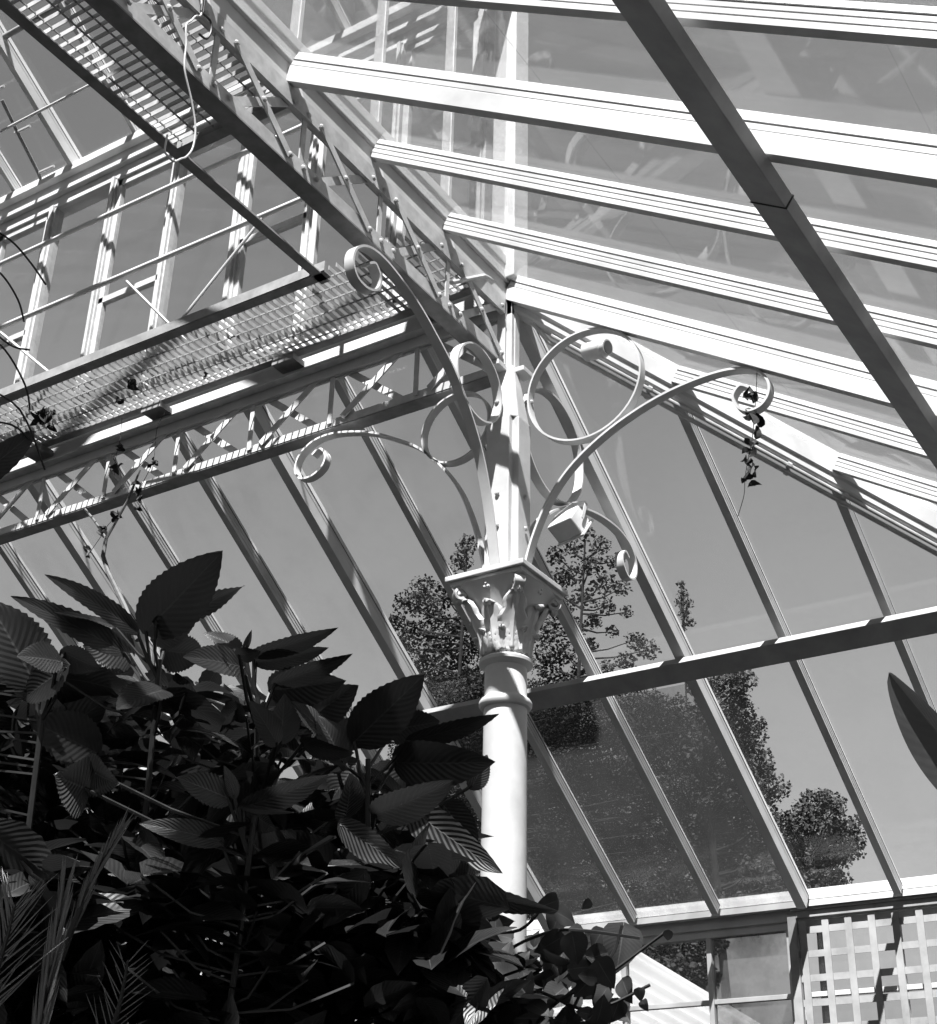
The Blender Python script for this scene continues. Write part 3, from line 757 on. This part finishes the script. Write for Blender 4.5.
H(s6, (430, 945), (480, 1020), 34, 3.1, 3.0, 20)
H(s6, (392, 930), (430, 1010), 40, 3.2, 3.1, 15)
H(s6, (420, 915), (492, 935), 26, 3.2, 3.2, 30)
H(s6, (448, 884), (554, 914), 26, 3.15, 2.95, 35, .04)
SIL = [(-420, 640), (-200, 600), (-60, 610), (0, 612), (20, 618), (45, 655), (85, 652), (130, 650), (200, 655), (230, 660), (262, 668), (330, 700), (350, 735), (400, 745), (430, 770), (455, 810), (465, 870), (480, 935), (530, 965)]
def sil(x):
    for (a, b), (c, d) in zip(SIL, SIL[1:]):
        if a <= x <= c: return b + (d-b)*(x-a)/(c-a)
    return 2000
cnt = 0
while cnt < 2900:
    x = RND.uniform(-60, 505); y = RND.uniform(600, 1120) if cnt < 1600 else RND.uniform(860, 1130)
    if cnt >= 2300: x = RND.uniform(-420, -60); y = RND.uniform(640, 1130)
    lay = RND.random()
    if y < sil(x) + 26: continue
    r = (3.2 if y < 850 else 2.85) + 1.15*lay
    p = at_dist(x, y, r)
    if p.z < .3: continue
    s = min(SHRUBS, key=lambda q: near_on(q, p)[0] + (.4 if q is s4 and x > 120 else 0))
    out = V((RND.gauss(0, 1), RND.gauss(0, 1), RND.gauss(.1, .5))).normalized(); L = RND.uniform(.11, .21)
    up = V((RND.gauss(0, .5), RND.gauss(0, .5), 1)).normalized()
    b_ = p - out*L/2
    leaf_geo(s['fill'], b_, p + out*L/2, up, L*RND.uniform(.36, .52), RND.uniform(.1, .35), .25, .05, 'ovate', 9, 4, .03)
    if cnt % 3 == 0:
        q = near_on(s, b_ + V((0, 0, -.08)))[1]
        if (q - b_).length < .45: s['pet'].tube([q, (q + b_)/2 + V((0, 0, -.02)), b_], .003, 4)
    cnt += 1
for s in SHRUBS:
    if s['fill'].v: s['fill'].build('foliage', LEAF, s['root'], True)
    if s['pet'].v: s['pet'].build('petioles', STEM, s['root'], True)

# ivy trailing in front of the shaft
ivy = empty('ivy_vine', at_dist(540, 1040, 3.2), 'ivy with grey heart-shaped leaves trailing beside the column base', 'ivy')
tw = [[(470, 1030), (500, 960), (540, 935), (575, 930), (640, 938)], [(520, 1040), (560, 1000), (600, 980), (668, 930)], [(560, 1040), (585, 985), (612, 955), (622, 925)],
      [(480, 1010), (530, 990), (590, 1010), (650, 985)], [(440, 960), (480, 935), (520, 930), (545, 905)]]
mbs = MB()
for t_ in tw:
    for z in (0,):
        P_ = [at_dist(x, y, 3.2 - .0004*(x-450)) for x, y in smooth_path(t_, 5)]; mbs.tube(P_, .0035, 5)
mbs.build('vine_stem', STEM, ivy, True)
IVY = [(545, 905, 26, 200), (556, 922, 30, 250), (566, 918, 26, 330), (548, 945, 34, 210), (575, 950, 34, 280), (597, 940, 24, 240), (592, 958, 30, 200), (620, 950, 50, 262), (606, 975, 34, 300), (627, 992, 26, 290),
       (640, 995, 14, 280), (600, 1000, 28, 240), (645, 1006, 12, 300), (668, 936, 12, 270), (586, 905, 12, 220), (628, 938, 14, 270), (575, 930, 16, 180), (560, 965, 40, 260), (585, 985, 34, 230), (615, 1012, 26, 250)]
lf = MB()
for (x, y, sz, an) in IVY:
    a = math.radians(an); r = RND.uniform(3.0, 3.3); sz *= .95
    b_, t_ = at_dist(x - math.cos(a)*sz/2, y + math.sin(a)*sz/2, r), at_dist(x + math.cos(a)*sz/2, y - math.sin(a)*sz/2, r + RND.uniform(-.04, .04))
    mb = MB(); ax = (t_ - b_).normalized(); leaf_geo(mb, b_, t_, view_nrm(b_, ax, RND.uniform(-35, 35)), sz*.85/FPX*r, .15, .15, 0, 'heart', 12, 6, .02)
    mb.build('leaf', LEAFIVY, ivy, True)
c = 0
while c < 260:
    x = RND.uniform(430, 610); y = RND.uniform(915, 1110)
    if y < 925 + max(0, 490 - x)*.35 + max(0, x - 560)*1.1 + RND.random()*12: continue
    a = RND.uniform(0, 2*PI); r = RND.uniform(3.0, 3.5); sz = RND.uniform(16, 34)
    b_, t_ = at_dist(x, y, r), at_dist(x + math.cos(a)*sz, y - math.sin(a)*sz, r + RND.uniform(-.05, .05)); ax = (t_ - b_).normalized()
    leaf_geo(lf, b_, t_, view_nrm(b_, ax, RND.uniform(-70, 70)), sz*.85/FPX*r, .2, .15, 0, 'heart', 8, 4, .03); c += 1
lf.build('foliage', LEAFIVY, ivy, True)

# palm fronds low in front
def frond(path, r0, r1, n, ll, spread, label, w=3.2, jit=.2):
    root = empty('palm_frond', at_dist(*path[0], r0), label, 'palm frond', 'palm fronds at the bottom of the shrubs')
    P_ = smooth_path(path, 8); N = len(P_); Q_ = [at_dist(x, y, r0 + (r1-r0)*i/(N-1)) for i, (x, y) in enumerate(P_)]
    mb = MB(); mb.tube(Q_, .006, 5, rs=[.007 - .005*i/(N-1) for i in range(N)]); mb.build('rachis', STEM, root, True)
    mb = MB()
    for i in range(n):
        t = .05 + .93*i/n; k = min(N-2, int(t*(N-1))); p = Q_[k].lerp(Q_[k+1], t*(N-1)-k); d = (Q_[k+1]-Q_[k]).normalized()
        v = (CAM - p).normalized(); sdv_ = d.cross(v).normalized(); sgn = 1 if i % 2 else -1
        dd = (d + sdv_*sgn*spread*RND.uniform(.5, 1.2) + v*RND.gauss(0, .12)).normalized(); L = ll*RND.uniform(.7, 1.1)*(1.1 - .5*t)
        leaf_geo(mb, p, p + dd*L, (v + sdv_*RND.gauss(0, .5)).normalized(), w/FPX*2.6, .05, .5, 0, 'blade', 6, 2)
    mb.build('leaflets', FROND, root, True)
frond([(28, 1090), (45, 1000), (62, 905)], 2.5, 2.6, 90, .17, .10, 'pale bundled palm frond lowest at the picture corner', 2.4)
frond([(60, 960), (88, 890), (118, 835)], 2.65, 2.7, 60, .11, .12, 'palm frond whose fine leaflets point up at the heart-shaped leaf', 1.6)
frond([(-30, 1040), (0, 960), (15, 905)], 2.5, 2.6, 44, .16, .55, 'dim palm frond with leaflets combed sideways at the very edge', 1.6)
frond([(100, 1060), (118, 1010), (128, 960)], 2.7, 2.75, 26, .09, .9, 'small dim palm frond beside a curled leaf', 1.2)
# banana leaf entering at the edge
bl = empty('banana_leaf', at_dist(1040, 850, 2.7), 'dark pointed banana leaf entering over the lower roof panes', 'leaf')
B_, T_ = at_dist(1010, 812, 2.72), at_dist(885, 673, 2.9); ax = (T_ - B_).normalized()
mb = MB(); leaf_geo(mb, B_, T_, view_nrm(B_, ax, -40), .12, .06, .6, 0, 'blade', 30, 10, .01); mb.build('blade', LEAFBAN, bl, True)
mb = MB(); mb.tube([V((3.9, -3.2, 0)), V((3.75, -3.3, 1.4)), at_dist(1060, 850, 2.65), B_ + ax*.02], .014, 8, rs=[.05, .04, .014, .008]); mb.build('stalk', STEM, bl, True)

# dead leaves caught on threads
def clump(mb, p, size, n=5):
    for i in range(n):
        d = V((RND.gauss(0, 1), RND.gauss(0, 1), RND.gauss(0, 1.2))).normalized(); L = size*RND.uniform(.6, 1.1)
        q = p + V((RND.gauss(0, .2), RND.gauss(0, .2), RND.gauss(0, .3)))*size
        leaf_geo(mb, q - d*L/2, q + d*L/2, V((RND.gauss(0, 1), RND.gauss(0, 1), RND.gauss(0, 1))), L*.55, .4, .8, .05, 'ovate', 8, 4, .08)
def dead_string(path, clumps, ax_, val, label, size=.05, thread=.002):
    P_ = [at(x, y, ax_, val) for x, y in smooth_path(path, 5)]
    root = empty('dead_leaf_string', P_[0], label, 'dead leaves')
    mb = MB(); mb.tube(P_, thread, 5); mb.build('twig', DEADLEAF, root, True)
    for (x, y, k) in clumps:
        mb = MB(); clump(mb, at(x, y, ax_, val), size*k); mb.build('dead_leaf', DEADLEAF, root, True)
dead_string([(757, 372), (756, 395), (754, 420), (752, 440), (748, 460), (745, 478), (744, 495), (738, 516)], [(752, 395, .9), (754, 423, 1.1), (751, 448, .8), (747, 460, .7), (745, 477, 1)], 1, -.02, 'string of dead leaves dangling from the curl of the scroll bracket', .08)
dead_string([(166, 412), (158, 425), (155, 445), (153, 462), (140, 490), (142, 503)], [(152, 465, 1.0), (139, 489, 1.0), (141, 505, .9)], 1, -.12, 'twig with dead leaves hanging across the lattice girder, longer one', .07)
dead_string([(122, 418), (120, 440), (117, 452), (114, 470), (116, 480)], [(119, 448, .8), (115, 468, 1.0)], 1, -.12, 'short twig with dead leaves beside the longer one', .06)
dead_string([(118, 515), (108, 525), (102, 535), (88, 555)], [(117, 518, 1.1), (104, 531, 1.0), (88, 552, .8)], 1, -.05, 'dead leaves stuck to the pale forked stem under the girder', .07)
for (x, y, k, lab) in ((44, 418, 1.7, 'clump of dead leaves caught under the walkway grating, the biggest'), (132, 383, 1.1, 'dead leaf stuck under the middle of the grating'), (120, 402, .7, 'small dead leaf under the grating, below its neighbour'), (205, 377, .5, 'tiny dead leaf near the walkway far edge')):
    mb = MB(); p = at(x, y, 2, ZW - .02); clump(mb, p, .075*k, 6 if k < 1.5 else 12); tag(mb.build('dead_leaf', DEADLEAF, None, True, origin=p), lab, 'dead leaf')
st = [at(x, y, 1, .02) for x, y in smooth_path([(104, 620), (128, 612), (112, 572), (104, 556), (106, 538)], 5)]
mb = MB(); mb.tube([at(x, y, 1, -.05) for x, y in ((138, 640), (125, 607), (108, 572), (103, 556), (106, 538), (128, 500), (140, 470))], .012, 7, rs=[.018, .017, .015, .014, .012, .009, .006])
mb.tube([at(x, y, 1, -.05) for x, y in ((106, 538), (94, 520), (84, 508))], .008, 7)
tag(mb.build('forked_stem', mat('bare_stem', .06, .1, 20), None, True), 'pale forked bare stem climbing behind the girder', 'stem')
# big dark leaf and thin arching stems at the picture edge
ar = empty('arching_plant', at_dist(-40, 560, 2.6), 'thin arching dark stems with one big black leaf by the grating', 'plant')
mb = MB()
for pth in ([(-20, 222), (10, 240), (30, 262), (46, 285)], [(-20, 258), (2, 275), (18, 300), (24, 322)], [(-20, 330), (5, 350), (25, 385), (30, 410)], [(-20, 320), (10, 345), (30, 350)], [(-20, 385), (20, 410), (45, 470)], [(-20, 420), (12, 425), (30, 440)]):
    mb.tube([at_dist(x, y, 2.6) for x, y in smooth_path(pth, 5)], .0018, 5)
mb.tube([at_dist(-30, 482, 2.6), at_dist(-60, 520, 2.65), at_dist(-70, 700, 2.75), at_dist(-75, 1100, 2.8), V((at_dist(-75, 1100, 2.8).x, at_dist(-75, 1100, 2.8).y, 0))], .006, 6)
for (x, y) in ((-20, 222), (-20, 258), (-20, 330), (-20, 385), (-20, 420)): mb.tube([at_dist(x, y, 2.6), at_dist(x - 30, y + 60, 2.62), at_dist(-62, 560, 2.66)], .0018, 5)
mb.build('stems', CABLE_B, ar, True)
B_, T_ = at_dist(-30, 482, 2.6), at_dist(36, 432, 2.6); ax = (T_-B_).normalized(); mb = MB(); leaf_geo(mb, B_, T_, view_nrm(B_, ax, 10), .052, .25, .2, .03, 'blade', 16, 6, .05); mb.build('leaf', LEAF, ar, True)

# ------------------------------------------------------------------ trees outside
def tree(name, label, dist, clumps, foot_x, dens=1.0, m_=NEEDLE, grow=1.3, leafpx=3.0, trunk=.2):
    C0 = at_dist(clumps[0][0], clumps[0][1], dist); foot = at_dist(foot_x, clumps[-1][1], dist); foot.z = 0
    root = empty(name, foot, label, 'tree', 'trees beyond the glass')
    mb = MB(); br = MB(); topz = max(at_dist(x, y, dist).z for x, y, r in clumps)
    tp = V((C0.x, C0.y, topz - .3)); br.tube([foot, foot.lerp(tp, .5), tp], .2, 8, rs=[trunk, trunk*.6, .03])
    for (x, y, r) in clumps:
        d_ = dist + RND.uniform(-1.2, 1.2); c_ = at_dist(x, y, d_); R_ = r*grow/FPX*d_
        f = max(.1, min(.97, (c_.z - R_*1.5)/tp.z)); a_ = foot.lerp(tp, f); br.tube([a_, (a_+c_)/2 + V((0, 0, -.1)), c_], .04, 5, rs=[.04, .03, .015])
        n = int(r*r*dens*1.15) + 10
        for i in range(n):
            u = V((RND.gauss(0, 1), RND.gauss(0, 1), RND.gauss(0, 1))).normalized()*(RND.random()**.45)
            p = c_ + V((u.x*R_, u.y*R_, u.z*R_*.85)); sz = leafpx/FPX*d_*RND.uniform(.6, 1.5)
            a = V((RND.gauss(0, 1), RND.gauss(0, 1), RND.gauss(0, .6))).normalized(); b = a.orthogonal().normalized()
            b = (b*math.cos(i) + a.cross(b)*math.sin(i))
            mb.add([p - a*sz*.6, p + b*sz*.4, p + a*sz*.6, p - b*sz*.4], [(0, 1, 2, 3)])
    br.build('trunk', BARK, root, True); mb.build('foliage', m_, root)
    return root
def fill_clumps(poly, step, r):
    xs_ = [p[0] for p in poly]; ys_ = [p[1] for p in poly]; out_ = []
    y = min(ys_)
    while y < max(ys_):
        x = min(xs_)
        while x < max(xs_):
            xx, yy = x + RND.uniform(-.4, .4)*step, y + RND.uniform(-.4, .4)*step; ins = False
            for (x1, y1), (x2, y2) in zip(poly, poly[1:] + poly[:1]):
                if (y1 > yy) != (y2 > yy) and xx < (x2-x1)*(yy-y1)/(y2-y1) + x1: ins = not ins
            if ins: out_.append((xx, yy, r*RND.uniform(.7, 1.2)))
            x += step
        y += step
    return out_
tree('pine_tree', 'ragged dark pine seen through the panes beside the capital, on the plant side', 50,
     [(467, 545, 9), (462, 560, 10), (447, 572, 8), (425, 590, 14), (408, 603, 12), (396, 622, 9), (432, 612, 15), (447, 598, 9), (470, 590, 12), (472, 612, 14), (455, 628, 14), (430, 637, 15), (408, 632, 12), (400, 648, 12),
      (425, 658, 16), (452, 652, 16), (475, 645, 14), (410, 672, 12), (436, 680, 18), (462, 676, 20), (482, 690, 22), (440, 700, 22), (415, 705, 20)], 440, 1.6)
tree('pine_tree', 'dark pine with open branches behind the column and the flood lamp', 52,
     [(585, 533, 8), (600, 545, 9), (572, 548, 9), (556, 556, 9), (615, 562, 8), (590, 563, 11), (570, 575, 12), (552, 585, 12), (603, 583, 11), (622, 588, 8), (583, 598, 11), (560, 608, 13), (606, 606, 9), (627, 612, 6), (594, 621, 8),
      (575, 628, 10), (548, 632, 14), (612, 632, 6), (590, 645, 7), (565, 652, 12), (545, 660, 16), (635, 640, 9), (648, 650, 10), (625, 662, 10), (605, 668, 8), (580, 672, 10), (556, 682, 14), (540, 700, 20), (550, 725, 22)], 545, 1.4)
tree('pine_tree', 'thin feathery treetop beyond the long rafter under the ring', 44, [(681, 584, 4), (684, 594, 6), (679, 602, 5), (687, 604, 6), (684, 614, 6), (690, 622, 5), (682, 628, 5)], 680, 1.6, NEEDLE2, 1.2, 2.5, .03)
tree('cypress_tree', 'tall billowing tree standing like a column below the purlin', 38,
     fill_clumps([(690, 672), (748, 672), (752, 690), (760, 715), (758, 735), (770, 760), (776, 780), (780, 830), (790, 900), (700, 900), (700, 760)], 13, 12), 730, 1.6, NEEDLE2)
tree('oak_tree', 'round-headed tree low down between the lowest roof bars', 36, fill_clumps([(795, 805), (812, 785), (832, 790), (848, 805), (858, 825), (855, 850), (838, 868), (842, 900), (775, 900), (780, 850), (782, 820)], 11, 10), 815, 1.6, NEEDLE2)
tree('yew_tree', 'huge dense tree darkening the stained lower panes behind the column shaft', 41, fill_clumps([(400, 690), (560, 690), (640, 700), (712, 715), (712, 990), (400, 990)], 17, 19), 620, 1.7, NEEDLE3, 1.1, 2.4)
tree('holly_tree', 'dark speckled tree outside the upright windows past the canopy', 22, fill_clumps([(600, 945), (712, 930), (718, 1000), (760, 1040), (620, 1040)], 18, 15), 670, 1.2, NEEDLE, 1, 4)
# ------------------------------------------------------------------ sky and sun
w = bpy.data.worlds.new('sky'); bpy.context.scene.world = w; w.use_nodes = True
nt = w.node_tree; nt.nodes.clear(); wo = nt.nodes.new('ShaderNodeOutputWorld'); bg = nt.nodes.new('ShaderNodeBackground')
tc = nt.nodes.new('ShaderNodeTexCoord'); sp = nt.nodes.new('ShaderNodeSeparateXYZ'); nt.links.new(tc.outputs['Generated'], sp.inputs[0])
sky = ramp(nt, sp.outputs[2], [(0, .14), (.09, .26), (.2, .54), (.38, .38), (.6, .21), (1, .11)])
ns = nt.nodes.new('ShaderNodeTexNoise'); ns.inputs['Scale'].default_value = 2.2; ns.inputs['Detail'].default_value = 5; nt.links.new(tc.outputs['Generated'], ns.inputs[0])
cl = ramp(nt, ns.outputs[0], [(.35, .92), (.75, 1.18)] if False else [(.35, .0), (.75, .06)])
ad = nt.nodes.new('ShaderNodeMix'); ad.data_type = 'RGBA'; ad.blend_type = 'ADD'; ad.inputs[0].default_value = 1
nt.links.new(sky, ad.inputs[6]); nt.links.new(cl, ad.inputs[7]); nt.links.new(ad.outputs[2], bg.inputs[0]); nt.links.new(bg.outputs[0], wo.inputs[0])
sl = bpy.data.lights.new('sun', 'SUN'); so = bpy.data.objects.new('sun', sl); C.objects.link(so)
SUN = V((.19, -.5, .84)).normalized()
so.rotation_euler = (-SUN).to_track_quat('-Z', 'Y').to_euler(); so.location = SUN*40
sl.energy = 20.5; sl.angle = math.radians(.53)
sc = bpy.context.scene
sc.view_settings.view_transform = 'Standard'; sc.view_settings.look = 'None'; sc.view_settings.gamma = 1; sc.view_settings.exposure = 0
sc.view_settings.use_curve_mapping = False
sc.cycles.max_bounces = 8; sc.cycles.transparent_max_bounces = 40; sc.cycles.diffuse_bounces = 3; sc.cycles.glossy_bounces = 3
sc.cycles.caustics_reflective = False; sc.cycles.caustics_refractive = False
